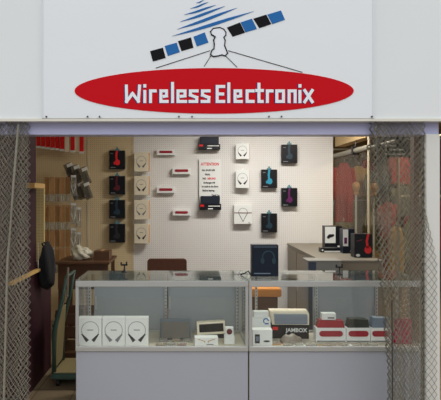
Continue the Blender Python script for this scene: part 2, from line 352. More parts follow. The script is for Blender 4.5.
# ------------------------------------------------------------------ packages
def neckprint(parent, cx, cz, r, y, tips='dark_ink', big=1):
    g = MB(); g.arc(cx, cz, r, r*.09, math.radians(-25), math.radians(205), y-.0012, y, 20)
    part(g, 'neckband_print', 'light_ink', parent)
    g = MB()
    for sgn in (-1, 1):
        a = (cx+sgn*r*.98, cz-r*.42); b = (cx+sgn*r*.30, cz-r*1.25); w = r*.42
        d = Vector((b[0]-a[0], b[1]-a[1])).normalized(); nn = Vector((-d.y, d.x))*w/2
        g.prism([(a[0]-nn.x*.3, a[1]-nn.y*.3), (b[0]-nn.x, b[1]-nn.y), (b[0]+nn.x, b[1]+nn.y), (a[0]+nn.x*.3, a[1]+nn.y*.3)], y-.0016, y)
    part(g, 'earbud_print', tips, parent)
    part(MB().box(cx-r*.35, cx+r*.35, y-.001, y, cz-r*.02, cz+r*.08), 'caption_print', 'grey_ink', parent)
def neckbox(label, w, h, d, loc, rotz, group, tips='dark_ink', mm='white_card', r=None, side='kraft', frame=False, tab=True):
    t = thing('neckband_headset_box', label, 'boxed headset', loc, rotz, group)
    part(MB().box(-w/2, w/2, 0, d, 0, h, .0015), 'carton', mm, t)
    if side: part(MB().box(w/2+.0002, w/2+.0015, .004, d-.002, .004, h-.004), 'side_flap', side, t)
    neckprint(t, 0, h*.55, r or w*.34, -.0002, tips)
    if tab: part(MB().box(-.012, .012, d-.006, d-.004, h, h+.02), 'hang_tab', 'white_card', t)
    return t
# three in the left case
for px, lab, tp in ((90.2, 'white neckband headset box in the left case, nearest its left end', 'dark_ink'), (113.7, 'middle of three white neckband headset boxes in the left case, silver tips', 'grey_ink'), (136.8, 'right of three white neckband headset boxes in the left case, dark tips', 'dark_ink')):
    neckbox(lab, .166, .208, .055, (PX(px, 3.78), 3.78, DK), 0, 'neckband boxes standing in the left case', tp, r=.063, side=None, tab=False)
# on the back wall
S = YW/F
def wallpos(cx, ybot, d): return (PX(cx, YW-d), YW-d, PZ(ybot, YW-d))
order = ['top', 'second', 'third', 'bottom']
for k, (a, b) in enumerate(((152.5, 171.5), (176, 195), (200, 219.5), (224, 243.5))):
    d = .075; yy = YW-d-.03; t = neckbox('white neckband headset box, %s of four hanging on the left of the pegboard' % order[k], .178, (b-a)*yy/F, d, (PX(141.3, yy), yy, PZ(b, yy)), math.radians(-9), 'white neckband boxes in a column of four', 'dark_ink' if k in (1, 3) else 'grey_ink', 'cream_card', .06)
neckbox('small white neckband box, top one right of the attention sign', .165, 15.5*6.4/F, .07, (PX(242.5, 6.4), 6.4, PZ(159, 6.4)), math.radians(-8), 'white boxes right of the sign', 'dark_ink', r=.055)
neckbox('white neckband box right of the attention sign, middle of three', .165, 18*6.4/F, .07, (PX(242.5, 6.4), 6.4, PZ(188, 6.4)), math.radians(-8), 'white boxes right of the sign', 'dark_ink', r=.06)
t = thing('headset_box', 'white box with crossed dark bands, lowest of three right of the sign', 'boxed headset', (PX(243, 6.42), 6.42, PZ(224, 6.42)), 0, 'white boxes right of the sign')
part(MB().box(-.11, .11, 0, .075, 0, .235, .0015), 'carton', 'white_card', t)
g = MB(); g.arc(0, .14, .055, .005, 0, math.pi, -.0015, 0); g.stroke([(-.055, .135), (0, .03), (.055, .135)], .008, -.0015, 0); g.box(.06, .09, -.0015, 0, .01, .018); part(g, 'neckband_print', 'grey_ink', t)
part(MB().box(-.108, .108, -.002, 0, .132, .142), 'dark_band', 'maroon_print', t)

def phonebox(label, cx, yt, yb, print_m, group, wpx=15.5):
    d = .07; yy = YW-d; w = wpx*yy/F; h = (yb-yt)*yy/F
    t = thing('headphone_box', label, 'boxed headphones', (PX(cx, yy), yy, PZ(yb, yy)), 0, group)
    part(MB().box(-w/2, w/2, 0, d, 0, h, .002), 'carton', 'black_card', t)
    g = MB(); g.box(-.028, .028, d*.3, d*.3+.002, h, h+.02); g.box(-.012, .012, d*.3, d*.3+.002, h+.02, h+.04); part(g, 'hang_tab', 'teal_tab', t)
    g = MB(); g.disc(.005, h*.36, w*.17, -.0025, 0, 18, w*.19); g.stroke([(-.004, h*.45), (-.008, h*.72), (-.002, h*.93)], w*.13, -.002, 0); g.disc(-.03, h*.32, w*.07, -.002, 0, 10, w*.1)
    part(g, 'headphone_print', print_m, t)
    g = MB(); g.box(-w*.42, -w*.1, -.0015, 0, h*.06, h*.10); g.box(-w*.42, -w*.25, -.0015, 0, h*.82, h*.85); part(g, 'small_print', 'grey_ink', t)
    return t
LC = 'black headphone boxes in a column of four'
phonebox('black headphone box with bright red headphones, top of the left column', 117, 150.5, 169, 'red_print', LC)
phonebox('black headphone box with faint dark red print, second of the left column', 117, 176, 194.5, 'maroon_print', LC)
phonebox('black headphone box with blue print, third of the left column', 117, 200, 218.5, 'dkteal_print', LC)
phonebox('nearly plain black headphone box, lowest of the left column', 117, 224, 242.5, 'dark_ink', LC)
RC = 'black headphone boxes on the right of the pegboard'
phonebox('black box with dark print at the top right of the pegboard', 289.6, 144.5, 163, 'dkteal_print', RC)
phonebox('black headphone box with bright blue headphones on the pegboard', 269.4, 169.5, 188, 'teal_print', RC)
phonebox('black headphone box with purple headphones at right of the pegboard', 289.6, 188, 206.5, 'purple_print', RC)
phonebox('black box with dark teal print, lowest on the right of the pegboard', 269.4, 213.5, 232.5, 'dkteal_print', RC)
def pillbox(label, cx, yt, yb, w, loc=None, d=.06, h=None, group='white pill speaker boxes on the pegboard'):
    yy = YW-d; h = h or (yb-yt)*yy/F; loc = loc or (PX(cx, yy), yy, PZ(yb, yy))
    t = thing('speaker_box', label, 'boxed speaker', loc, 0, group)
    part(MB().box(-w/2, w/2, 0, d, 0, h, .0015), 'carton', 'white_card', t)
    g = MB(); a = w*.30; r = h*.20
    g.prism([(-a+r*math.cos(u), h*.6+r*math.sin(u)) for u in [math.pi/2+math.pi*k/8 for k in range(9)]]+[(a+r*math.cos(u), h*.6+r*math.sin(u)) for u in [-math.pi/2+math.pi*k/8 for k in range(9)]], -.004, 0)
    part(g, 'pill_print', 'red_pill', t)
    part(MB().box(-w*.47, w*.47, -.001, 0, h*.02, h*.1), 'lower_line', 'grey_ink', t)
    return t
pillbox('white box with red pill speaker, upper of the left pair on the pegboard', 165.8, 149.5, 155.5, .225)
pillbox('white box with red pill speaker, upper of the pair beside the sign', 181.5, 168, 174.5, .225)
pillbox('white box with red pill speaker, lower of the left pair on the pegboard', 165.8, 187, 193.5, .225)
pillbox('white box with red pill speaker, lower of the pair beside the sign', 181.5, 210, 216, .22)
# sign
t = thing('notice_sign', 'white ATTENTION notice with red and black lines on the pegboard', 'sign', (PX(210, 6.47), 6.47, PZ(203, 6.47)))
part(MB().box(-.135, .135, 0, .012, 0, 44*6.47/F), 'board', 'white_card', t)
def line(y, body, m, h, x=0, sx=.8): text(body, h, x, -.0015, (203-y)*6.47/F, m, t, 'lettering', 'CENTER', sx, .0012)
line(165.5, 'ATTENTION', 'red_print', .036); line(171, 'ALL SALES ARE', 'dark_ink', .022, -.02); line(175.3, 'FINAL', 'dark_ink', .022, -.03)
line(179.5, 'NO', 'dark_ink', .024, -.07); line(179.5, 'REFUND', 'red_print', .024, .02); line(183.5, 'Exchanges will', 'dark_ink', .022, -.01)
line(187.3, 'be made in the Store', 'dark_ink', .022, 0, .78); line(191.3, 'Before leaving', 'dark_ink', .023, -.02); line(196, 'Thank You', 'dark_ink', .02, .07)
def jam(label, cx, yb, hpx, loc=None):
    d = .11; yy = YW-d; w = 21.5*yy/F; h = hpx*yy/F
    t = thing('speaker_box', label, 'boxed speaker', loc or (PX(cx, yy), yy, PZ(yb, yy)), 0, 'black speaker boxes above and below the sign')
    part(MB().box(-w/2, w/2, 0, d, 0, h*.42, .002), 'lower_carton', 'black_card', t)
    part(MB().box(-w*.44, w*.44, .01, d, h*.42, h, .004), 'speaker', 'navy_dark', t)
    g = MB(); g.box(-w*.48, -w*.3, -.0015, 0, h*.24, h*.38); part(g, 'red_mark', 'red_print', t)
    g = MB(); g.box(-.03, .03, -.0015, 0, h*.05, h*.12); g.box(-w*.1, w*.45, -.0015, 0, h*.25, h*.31); part(g, 'white_mark', 'white_card', t)
jam('black speaker box with dark blue speaker, hanging above the sign', 209.5, 149.5, 13)
jam('black speaker box with dark speaker, hanging over the foot of the sign', 210.5, 210, 14)

# ---- left part of the back wall: carded packs
rows = ((177, 194, 203), (205, 221, 228), (230, 245, 250), (247.5, 262, 266)); rn = ['top', 'second', 'third', 'lowest']; cn = ['leftmost', 'second', 'middle', 'fourth', 'rightmost']
first = None
for r, (a, b, c) in enumerate(rows):
    for k in range(5):
        px = 46.6+k*5.3; yy = 6.30-.025*(k % 2)-(.07 if r == 3 else 0)+.002*r
        if r == 3 and k < 2: continue
        lab = '%s brown carded accessory pack in the %s row by the maroon wall' % (cn[k], rn[r]); gp = 'brown carded packs hanging at left'
        loc = (PX(px, yy), yy, PZ(a, yy))
        if first is None:
            first = thing('accessory_pack', lab, 'hanging pack', loc, 0, gp)
            part(MB().box(-.027, .027, 0, .004, -.205, 0), 'header_card', 'brown_card', first)
            g = MB(); g.box(-.028, .028, -.012, .003, -.30, -.206, .006); part(g, 'clear_blister', 'plastic', first)
            g = MB(); g.tube([(-.012, -.006, -.22), (-.008, -.006, -.29), (.012, -.006, -.28), (.014, -.006, -.22)], .004, 6); part(g, 'coiled_cable', 'white_card', first)
            part(MB().tube([(0, YW-6.28, -.02), (0, -.02, -.02)], .003, 6), 'hang_hook', 'alu', first)
        else: dup(first, loc, 0, lab, gp)
first = None
for r, (a, b, c) in enumerate(rows):
    for k in range(2 if r < 3 else 0):
        px = 73.5+k*4.5; yy = 6.24+.06*k-(.12 if r == 3 else 0); lab = 'clear bagged accessory at the right end of the %s brown row, %s one' % (rn[r], ('front', 'rear')[k]); gp = 'clear bagged accessories at left'
        loc = (PX(px, yy), yy, PZ(a-2+k*4, yy))
        if first is None:
            first = thing('accessory_bag', lab, 'hanging pack', loc, 0, gp)
            part(MB().box(-.04, .04, 0, .006, -.25, 0, .002), 'clear_bag', 'plastic', first); part(MB().tube([(0, .26, -.02), (0, -.02, -.02)], .003, 6), 'hang_hook', 'alu', first)
            g = MB(); g.tube([(-.02, -.004, -.04), (-.025, -.006, -.14), (0, -.006, -.22), (.022, -.006, -.15), (.015, -.005, -.05)], .006, 6); part(g, 'coiled_cable', 'white_card', first, True)
            part(MB().box(-.03, .03, -.002, -.0005, -.03, -.002), 'header_card', 'white_card', first)
        else: dup(first, loc, 0, lab, gp)
# smoky plastic packs, tilted
first = None; spots = [(70, 163, 'upper', 'left'), (77, 165, 'upper', 'middle'), (85, 167, 'upper', 'right'), (75, 183, 'lower', 'left'), (81, 182, 'lower', 'middle'), (87, 182, 'lower', 'right')]
for px, y, u, v in spots:
    lab = '%s smoky clear pack of the %s three hanging right of the brown cards' % (v, u); yy = 6.33-.045*['left', 'middle', 'right'].index(v)
    loc = (PX(px, yy), yy, PZ(y, yy))
    if first is None:
        first = thing('clear_pack', lab, 'hanging pack', loc, 0, 'smoky clear packs'); rt = Matrix.Rotation(math.radians(-22), 4, 'Y')
        part(MB().box(-.045, .045, -.02, .01, -.21, .0, .006, rt), 'blister', 'smoke_plastic', first); part(MB().tube([(0, .165, -.02), (0, -.04, -.02)], .003, 6), 'hang_hook', 'alu', first)
        part(MB().box(-.028, .028, -.012, .004, -.19, -.05, .004, rt), 'accessory', 'grey_cloth', first)
        part(MB().box(-.035, .035, -.0235, -.0205, -.045, -.008, 0, rt), 'header_card', 'white_card', first)
    else: dup(first, loc, 0, lab, 'smoky clear packs')
# red cards
first = None
for k in range(9):
    px = [38.5, 43, 47.8, 52.6, 57.4, 62.2, 72.6, 81.6, 0][k]
    if not px: continue
    wd = 1; yy = 6.363-.012*(k % 2); yb = 147+(px-38)*.13; lab = '%s red hanging card in the row under the shop header at left' % ['first', 'second', 'third', 'fourth', 'fifth', 'sixth', 'seventh', 'last'][k]
    loc = (PX(px, yy), yy, PZ(yb, yy))
    if first is None:
        first = thing('red_card', lab, 'hanging card', loc, 0, 'red cards at upper left')
        part(MB().box(-.0245, .0245, 0, .006, 0, .33), 'card', 'red_print', first)
        part(MB().box(-.027, .027, -.02, -.0002, -.012, .012, .003, Matrix.Rotation(math.radians(25), 4, 'X')), 'lower_flap', 'white_card', first)
    else: dup(first, loc, 0, lab, 'red cards at upper left')
t = thing('card_rail', 'cream rail that the row of red cards hangs from', 'rail', (0, 6.37, PZ(131, 6.4)))
part(MB().box(PX(35, 6.4), PX(85, 6.4), .0, .13, 0, .03), 'rail', 'batten', t)
for px in (67.5, 77.2): part(MB().box(PX(px-2, 6.4), PX(px+2, 6.4), .001, .006, -.26, 0), 'cream_strip', 'cream_card', t)

# tan perforated strip beside maroon wall, wooden rails
tag(MB().box(PX(34, 4.6), PX(44, 4.6), 4.6, 4.63, .98, PZ(185, 4.6)).build('pegboard_strip', 'strip'), 'narrow cream perforated board standing at the end of the maroon wall', 'board')
t = thing('wooden_ledge', 'yellow wooden ledge running along the maroon wall at counter height', 'ledge', (0, 0, 0))
part(MB().box(-1.2425, -1.205, 3.6, 4.28, .945, .968, .003), 'ledge_board', 'wood_yellow', t)
part(MB().tube([(-1.222, 4.27, .968), (-1.222, 4.275, 1.18)], .004, 6), 'cord', 'batten', t)
tag(MB().box(-1.2425, -1.17, 4.0, 4.28, 1.625, 1.665, .003).build('wooden_bracket', 'wood_yellow'), 'short yellow wooden block high on the maroon wall', 'wooden block')
# black bag draped on the low wall
g = MB(); bmesh.ops.create_icosphere(g.bm, subdivisions=3, radius=1)
for v in g.bm.verts:
    n = .12*math.sin(v.co.x*5+v.co.z*3)+.1*math.sin(v.co.y*7+v.co.x*2)
    v.co = Vector((v.co.x*.062*(1+n), v.co.y*.13*(1+n), v.co.z*.2*(1+.6*n)))
t = thing('black_bag', 'black cloth bag hanging against the low end of the maroon wall', 'bag', (-1.178, 4.40, .97))
part(g, 'body', 'black_cloth', t, True); part(MB().tube([(-.03, 0, .15), (-.05, 0, .19), (-.03, 0, .2), (.02, 0, .16)], .008, 6), 'strap', 'black_cloth', t, True)
# desk at back left with plastic bag
dy = 5.6; t = thing('wooden_desk', 'dark brown wooden desk below the hanging packs', 'desk', (PX(86, dy), dy, 0))
dz = PZ(262, dy); g = MB(); g.box(-.33, .25, 0, .6, dz-.03, dz, .004); part(g, 'desktop', 'wood_brown', t)
part(MB().box(-.31, .23, .03, .045, dz-.3, dz-.031), 'front_board', 'wood_brown', t)
for a in (-.31, .19):
    for b in (.03, .53): part(MB().box(a, a+.04, b+.016, b+.05, 0, dz-.031), 'leg', 'wood_brown', t)
t = thing('small_carton', 'brown carton on the desk, just right of the plastic bag', 'carton', (PX(101, 5.75), 5.75, dz))
part(MB().box(-.08, .09, 0, .2, 0, .1, .002), 'box', 'wood_brown', t); part(MB().box(-.01, .02, -.001, .201, .1, .1012), 'tape', 'kraft', t)
g = MB(); bmesh.ops.create_icosphere(g.bm, subdivisions=4, radius=1)
for v in g.bm.verts:
    n = .14*math.sin(v.co.x*7+v.co.z*5)+.12*math.sin(v.co.y*9+v.co.x*4); c = v.co.copy()
    v.co = Vector((c.x*.11*(1+n), c.y*.1*(1+n), max(-.6, c.z)*.075*(1+n)*(1.1-.5*c.x)))
t = thing('plastic_bag', 'crumpled pale plastic bag on the brown desk', 'bag', (PX(82, 5.8), 5.8, dz+.062))
part(g, 'body', 'bag_white', t, True); part(MB().tube([(.08, 0, .0), (.13, -.02, -.01), (.16, -.03, -.03)], [.02, .012, .006], 6), 'knotted_end', 'bag_white', t, True)
# green folding cart
t = thing('folding_cart', 'green folding cart with tan deck leaning beside the left case', 'cart', (-1.11, 4.2, 0))
g = MB(); g.box(0, .42, .02, .44, .07, .115, .012, seg=2); part(g, 'deck_frame', 'green_plastic', t)
part(MB().box(.02, .40, .04, .42, .1155, .125, .003), 'deck_mat', 'tan_mat', t)
for a in (.05, .37):
    for b in (.08, .38): part(MB().tube([(a-.012, b, .035), (a+.012, b, .035)], .035, 14), 'wheel', 'black_plastic', t)
g = MB()
g.tube([(0.02, .06, .1), (.02, .06, .45), (.09, .06, .72), (.12, .06, .9)], [.02, .02, .016, .012], 8); g.tube([(0.02, .36, .1), (.02, .36, .45), (.09, .36, .72), (.12, .36, .9)], [.02, .02, .016, .012], 8)
g.tube([(.12, .05, .9), (.12, .37, .9)], .014, 8); g.tube([(.02, .05, .5), (.02, .37, .5)], .014, 8)
part(g, 'folding_frame', 'green_plastic', t, True)
part(MB().box(.028, .04, .08, .34, .14, .62, .005, Matrix.Rotation(math.radians(4), 4, 'Y')), 'canvas_panel', 'tan_mat', t)
part(MB().tube([(.135, .04, .74), (.14, .04, .98)], .009, 8), 'handle', 'galvpole', t)
t = thing('wooden_crate', 'low slatted brown crate behind the green cart', 'crate', (-1.22, 4.8, 0))
for k in range(4):
    for b in (0, .385): part(MB().box(0, .5, b, b+.015, .02+k*.12, .11+k*.12), 'slat', 'wood_brown', t)
for a in (0, .47):
    for b in (.0155, .355): part(MB().box(a, a+.03, b, b+.03, 0, .5), 'corner_post', 'wood_brown', t)
part(MB().box(0, .5, .0155, .384, .0, .019), 'bottom', 'wood_brown', t)

# chair behind counter
cy = 5.0; t = thing('office_chair', 'brown chair with rounded back behind the left case', 'chair', (PX(167, cy), cy, 0))
ct = PZ(259, cy)
g = MB(); w = .19; h = .30; rr = .03; pts = []
for (sx_, sz_, a0) in ((1, 1, 0), (-1, 1, 90), (-1, -1, 180), (1, -1, 270)):
    for k in range(5): a = math.radians(a0+k*22.5); pts.append((sx_*(w-rr)+rr*math.cos(a), ct-h/2+sz_*(h/2-rr)+rr*math.sin(a)))
g.prism(pts, 0, .05); part(g, 'backrest', 'chair_brown', t)
part(MB().box(-.2, .2, -.42, .0, .43, .49, .02, seg=2), 'seat', 'chair_brown', t)
part(MB().box(-.02, .02, .051, .07, .4, .8), 'back_support', 'black_plastic', t)
for a in (-.18, .155):
    for b in (-.4, -.05): part(MB().box(a, a+.025, b, b+.025, 0, .43), 'leg', 'black_plastic', t)
# orange stool behind right case
sy = 4.72; t = thing('wooden_stool', 'orange brown wooden stool seen through the right case', 'stool', (PX(264, sy), sy, 0))
sz = PZ(289, sy)
part(MB().box(-.17, .16, 0, .3, sz-.075, sz, .008, seg=2), 'seat', 'wood_orange', t)
part(MB().box(-.14, .13, .03, .27, sz-.2, sz-.0755), 'apron', 'wood_brown', t)
for a in (-.14, .10):
    for b in (.03, .24): part(MB().box(a, a+.03, b, b+.03, 0, sz-.2005), 'leg', 'wood_brown', t)

# side display case running back, cabinet at its end
t = thing('side_counter', 'long pale side counter running back along the glass partition', 'counter', (1.25, 4.8, 0))
part(MB().box(0, .56, 0, 1.66, .08, .945, .003), 'body', 'case_white', t); part(MB().box(-.008, .568, -.008, 1.668, .9455, .968, .002), 'countertop', 'counter_top', t)
part(MB().box(.03, .53, .03, 1.6, 0, .0795), 'plinth', 'darksteel', t)
for k in range(3):
    d_ = part(MB().box(-.008, -.0003, .06+k*.53, .55+k*.53, .14, .92), 'door', 'case_white', t)
    part(MB().box(-.016, -.0083, .5+k*.53, .51+k*.53, .5, .62), 'handle', 'alu', d_)
t = thing('steel_cabinet', 'small grey cabinet with navy edge at the front end of the side counter', 'cabinet', (PX(308, 4.575), 4.575, 0))
part(MB().box(.0, .29, 0, .2, .04, .985, .003), 'body', 'grey_laminate', t); part(MB().box(.004, .07, -.006, -.0003, .06, .98), 'navy_door', 'navy_panel', t)
part(MB().box(-.004, .294, -.008, .204, .9855, .995, .001), 'top', 'grey_laminate', t); part(MB().box(.02, .27, .02, .18, 0, .0395), 'plinth', 'darksteel', t)
CT = .968
def onbox(name, label, cat, x0, x1, ytop, d, m, dep=.12, z0=CT, rot=0):
    X0, X1 = PX(x0, d), PX(x1, d); t = thing(name, label, cat, ((X0+X1)/2, d, z0), rot); w = X1-X0; h = PZ(ytop, d)-z0
    part(MB().box(-w/2, w/2, 0, dep, 0, h, .002), 'carton', m, t); return t, w, h
t, w, h = onbox('camera_box', 'black and white carton with a dark device picture, on the side counter', 'carton', 325, 342, 226, 5.75, 'black_card')
part(MB().box(-w*.5, w*.12, -.0015, 0, h*.27, h*.97), 'white_panel', 'white_card', t)
g = MB(); g.disc(-w*.18, h*.58, w*.15, -.003, -.0016, 16, w*.10); g.disc(-w*.3, h*.52, w*.09, -.003, -.0016, 12); g.disc(-w*.04, h*.60, w*.08, -.003, -.0016, 12); part(g, 'device_print', 'dark_ink', t)
part(MB().disc(w*.3, h*.13, w*.07, -.002, 0, 12, w*.05), 'round_logo', 'white_card', t)
t, w, h = onbox('flat_box', 'flat black box with white label lying before the tall cartons', 'carton', 321, 342.5, 248, 5.45, 'black_card', .1)
part(MB().box(-w*.35, w*.48, -.0015, 0, h*.05, h*.35), 'white_label', 'white_card', t); part(MB().disc(-w*.43, h*.5, .01, -.0015, 0, 10), 'white_dot', 'white_card', t)
t, w, h = onbox('phone_box', 'dark carton with pale picture on its left half, standing between others', 'carton', 343, 354.5, 229, 5.35, 'navy_card', .12)
part(MB().box(-w*.5, -w*.05, -.0015, 0, h*.3, h*.98), 'pale_picture', 'white_card', t); part(MB().box(-w*.4, -w*.15, -.0025, -.0016, h*.4, h*.65), 'picture_detail', 'purple_print', t); part(MB().disc(w*.25, h*.1, w*.12, -.0015, 0, 10, w*.08), 'round_logo', 'white_card', t)
t, w, h = onbox('headphone_box', 'black box with red headphones printed, standing on the side counter', 'boxed headphones', 354.5, 372, 234, 5.0, 'black_card', .12)
g = MB(); g.disc(w*.27, h*.33, w*.20, -.003, 0, 18, w*.22); g.stroke([(w*.24, h*.45), (w*.2, h*.7), (w*.27, h*.95)], w*.13, -.003, 0); part(g, 'headphone_print', 'red_print', t)
part(MB().disc(-w*.3, h*.1, w*.12, -.002, 0, 12, w*.08), 'round_logo', 'white_card', t); g = MB(); g.stroke([(-w*.35, h*.7), (-w*.1, h*.75)], w*.07, -.002, 0); part(g, 'small_print', 'maroon_print', t)
# navy box on right case
t, w, h = onbox('headphone_box', 'tall glossy navy box standing on the top glass of the right case', 'boxed headphones', 252, 278.5, 245, 3.86, 'navy_card', .10, CT)
g = MB(); g.arc(w*.12, h*.62, w*.22, w*.05, -.3, math.pi+.3, -.002, 0); g.disc(-w*.1, h*.5, w*.07, -.002, 0, 12, w*.12); g.disc(w*.33, h*.5, w*.07, -.002, 0, 12, w*.12); part(g, 'headphone_print', 'dkteal_print', t)
g = MB(); g.box(-w*.42, w*.2, -.0015, 0, h*.08, h*.11); g.box(-w*.45, w*.45, -.0015, 0, h*.93, h*.945); part(g, 'small_print', 'bluegrey', t)
part(MB().tube([(-w*.5, .03, .0), (-w*.62, .04, .035), (-w*.75, .05, .015), (-w*.9, .06, .006)], .006, 6), 'cable', 'black_plastic', t, True)
# little stands
def stand(px, d, label, z=CT):
    t = thing('phone_stand', label, 'stand', (PX(px, d), d, z))
    part(MB().lathe([(.026, 0), (.026, .005), (.01, .01), (.006, .03)], n=14), 'base', 'black_plastic', t, True)
    part(MB().tube([(0, 0, .028), (0, 0, .05)], .006, 8), 'stem', 'black_plastic', t)
    g = MB(); g.box(-.03, .025, -.008, .008, .05, .062, .003); g.box(-.03, -.02, -.014, .008, .055, .078, .002); g.box(.012, .022, -.014, .008, .055, .082, .002); part(g, 'cradle', 'black_plastic', t)
stand(124.5, 4.08, 'small black stand on the top glass of the left case')
stand(339.5, 3.96, 'small black stand on the top glass of the right case')

# ------------------------------------------------------------------ contents of the left case
t = thing('tablet_box', 'grey translucent tablet case lying behind silver blister packs', 'boxed tablet case', (PX(175, 3.95), 3.95, DK))
part(MB().box(-.115, .12, 0, .03, 0, .155, .003, Matrix.Rotation(math.radians(-8), 4, 'X')), 'shell', 'glass_dark', t); part(MB().box(-.1, .105, -.014, -.011, .02, .135, 0, Matrix.Rotation(math.radians(-8), 4, 'X')), 'window', 'smoke_plastic', t)
k = 0
for px, d in ((160, 3.76), (171, 3.77), (182, 3.76), (163, 3.86), (176, 3.87), (187, 3.87)):
    t = thing('blister_pack', 'clear blister pack with small %s pieces lying in the left case, %s' % (['gold', 'silver', 'red', 'grey', 'gold', 'silver'][k], ['front row left', 'front row middle', 'front row right', 'back row left', 'back row middle', 'back row right'][k]), 'blister pack', (PX(px, d), d, DK), 0, 'blister packs lying in the left case')
    part(MB().box(-.036, .036, 0, .075, 0, .006, .002), 'backing', 'silver', t)
    part(MB().box(-.03, .03, .008, .065, .0062, .018, .004), 'bubble', 'plastic', t)
    part(MB().box(-.02, .02, .02, .05, .0064, .013, .002), 'contents', ['gold', 'silver', 'red_pill', 'grey_ink', 'gold', 'silver'][k], t); k += 1
t = thing('speaker_box', 'white framed box with black window leaning at the back of the left case', 'boxed speaker', (PX(211, 3.98), 3.98, DK))
part(MB().box(-.108, .108, 0, .06, 0.03, .125, .002, Matrix.Rotation(math.radians(-3), 4, 'Y')), 'frame_box', 'cream_card', t); part(MB().box(-.09, .095, -.003, -.0003, .05, .112, .002, Matrix.Rotation(math.radians(-3), 4, 'Y')), 'black_window', 'black_card', t)
part(MB().box(-.09, .11, .002, .062, 0, .027, .002), 'lower_box', 'dark_ink', t)
t = thing('earphone_box', 'small white box with gold wing drawing at the front of the left case', 'boxed earphones', (PX(206.5, 3.78), 3.78, DK), math.radians(2))
part(MB().box(-.085, .085, 0, .07, 0, .062, .002), 'carton', 'white_card', t); g = MB(); g.stroke([(-.06, .05), (-.012, .034), (-.012, .026)], .005, -.0015, 0); g.stroke([(.06, .05), (.012, .034), (.012, .026)], .005, -.0015, 0); part(g, 'wing_print', 'gold', t); part(MB().box(0, .05, -.0015, 0, .008, .014), 'small_print', 'grey_ink', t)
t = thing('watch_box', 'little white upright box with brown round picture at right of the left case', 'carton', (PX(229.5, 3.82), 3.82, DK))
part(MB().box(-.037, .037, 0, .06, 0, .06, .002), 'lower_carton', 'white_card', t); part(MB().box(-.03, .03, .008, .05, .0605, .122, .002), 'upper_card', 'white_card', t); part(MB().disc(0, .092, .021, .0045, .0079, 18), 'round_picture', 'maroon_print', t)

# ------------------------------------------------------------------ contents of the right case
t = thing('charger_box', 'small white box with dark square and oval pictures, front left of right case', 'carton', (PX(262.5, 3.78), 3.78, DK))
part(MB().box(-.072, .072, 0, .07, 0, .118, .002), 'carton', 'white_card', t); g = MB(); g.box(-.055, -.02, -.0015, 0, .02, .085, .0); g.disc(.03, .035, .024, -.0015, 0, 14, .007); part(g, 'device_print', 'dark_ink', t); part(MB().box(-.048, -.027, -.0025, -.0016, .035, .07), 'screen_print', 'bluegrey', t)
t = thing('charger_box', 'white box with blue swirl picture behind the small white box', 'carton', (PX(262, 3.93), 3.93, DK))
part(MB().box(-.075, .065, 0, .07, 0, .165, .002), 'carton', 'white_card', t); part(MB().box(-.06, .05, .01, .06, .1655, .215, .002), 'upper_carton', 'white_card', t); g = MB(); g.arc(.03, .145, .018, .008, 0, 4, -.0015, 0); g.box(.02, .05, -.0015, 0, .12, .13); part(g, 'blue_print', 'blue_ink', t)
# jambox carton
t = thing('speaker_box', 'black and pale carton lettered JAMBOX with a grille speaker on top', 'boxed speaker', (PX(290.5, 3.97), 3.97, DK), math.radians(-2))
part(MB().box(-.145, .14, 0, .12, 0, .105, .002), 'lower_carton', 'black_card', t)
g = MB(); g.prism([(-.155, .205), (.135, .205), (.142, .19), (.142, .1055), (-.138, .1055)], .004, .12); part(g, 'clear_cover', 'cream_card', t)
g = MB(); g.prism([(-.128, .19), (.12, .19), (.128, .18), (.128, .112), (-.12, .112)], -.006, .0035); part(g, 'speaker_grille', 'grille', t)
g = MB()
for k in range(7): g.box(-.118, .124, -.0085, -.0062, .118+k*.0095, .122+k*.0095)
part(g, 'grille_bars', 'bluegrey', t)
text('JAMBOX', .030, .045, -.0015, .052, 'white_card', t, 'lettering', 'CENTER', 1, .0012); part(MB().box(-.135, -.095, -.0015, 0, .065, .09), 'red_mark', 'red_print', t)
g = MB(); bmesh.ops.create_icosphere(g.bm, subdivisions=3, radius=1)
for v in g.bm.verts: v.co = Vector((v.co.x*.085, v.co.y*.05, max(-.1, v.co.z)*.06*(1+.15*math.sin(v.co.x*9))))
t = thing('earphone_pouch', 'rounded grey speckled pouch lying before the JAMBOX carton', 'pouch', (PX(291, 3.86), 3.86, DK+.006)); part(g, 'body', 'stone', t, True); part(MB().tube([(-.08, 0, .012), (0, -.052, .014), (.08, 0, .012)], .003, 6), 'zip', 'silver', t)
k = 0; lab = ['orange', 'pale', 'white', 'silver', 'pale gold', 'grey', 'white', 'silver']
for px, d in ((277, 3.80), (288, 3.75), (300, 3.76), (313, 3.75), (327, 3.745), (343, 3.745), (358, 3.75), (374, 3.75)):
    t = thing('blister_pack', 'blister pack with %s insert in the right case, %s' % (lab[k], ['below the left of the JAMBOX carton', 'before the speckled pouch', 'right of the speckled pouch', 'between pouch and red topped box', 'before the red topped box', 'before the black topped box', 'left of the blue topped box', 'before the blue topped box'][k]), 'blister pack', (PX(px, d), d, DK), math.radians([8, -6, 4, -3, 5, -4, 3, 0][k]), 'blister packs in the right case')
    part(MB().box(-.045, .045, 0, .06, 0, .006, .002), 'backing', ['kraft', 'deck', 'white_card', 'silver', 'gold', 'deck', 'white_card', 'silver'][k], t)
    part(MB().box(-.035, .035, .006, .05, .0062, .02, .004), 'bubble', 'plastic', t); k += 1
def topped(px0, px1, label, topm, ztop, yb=3.88, h=.105):
    w = PX(px1, yb)-PX(px0, yb); t = pillbox(label, 0, 0, 0, w, (PX((px0+px1)/2, yb), yb, DK), .08, h, 'white pill speaker boxes in the right case')
    g = MB(); g.prism([(-w*.44, h+.0005), (w*.46, h+.0005), (w*.42, ztop), (-w*.36, ztop+.005)], .006, .075); part(g, 'speaker_on_top', topm, t)
    return t
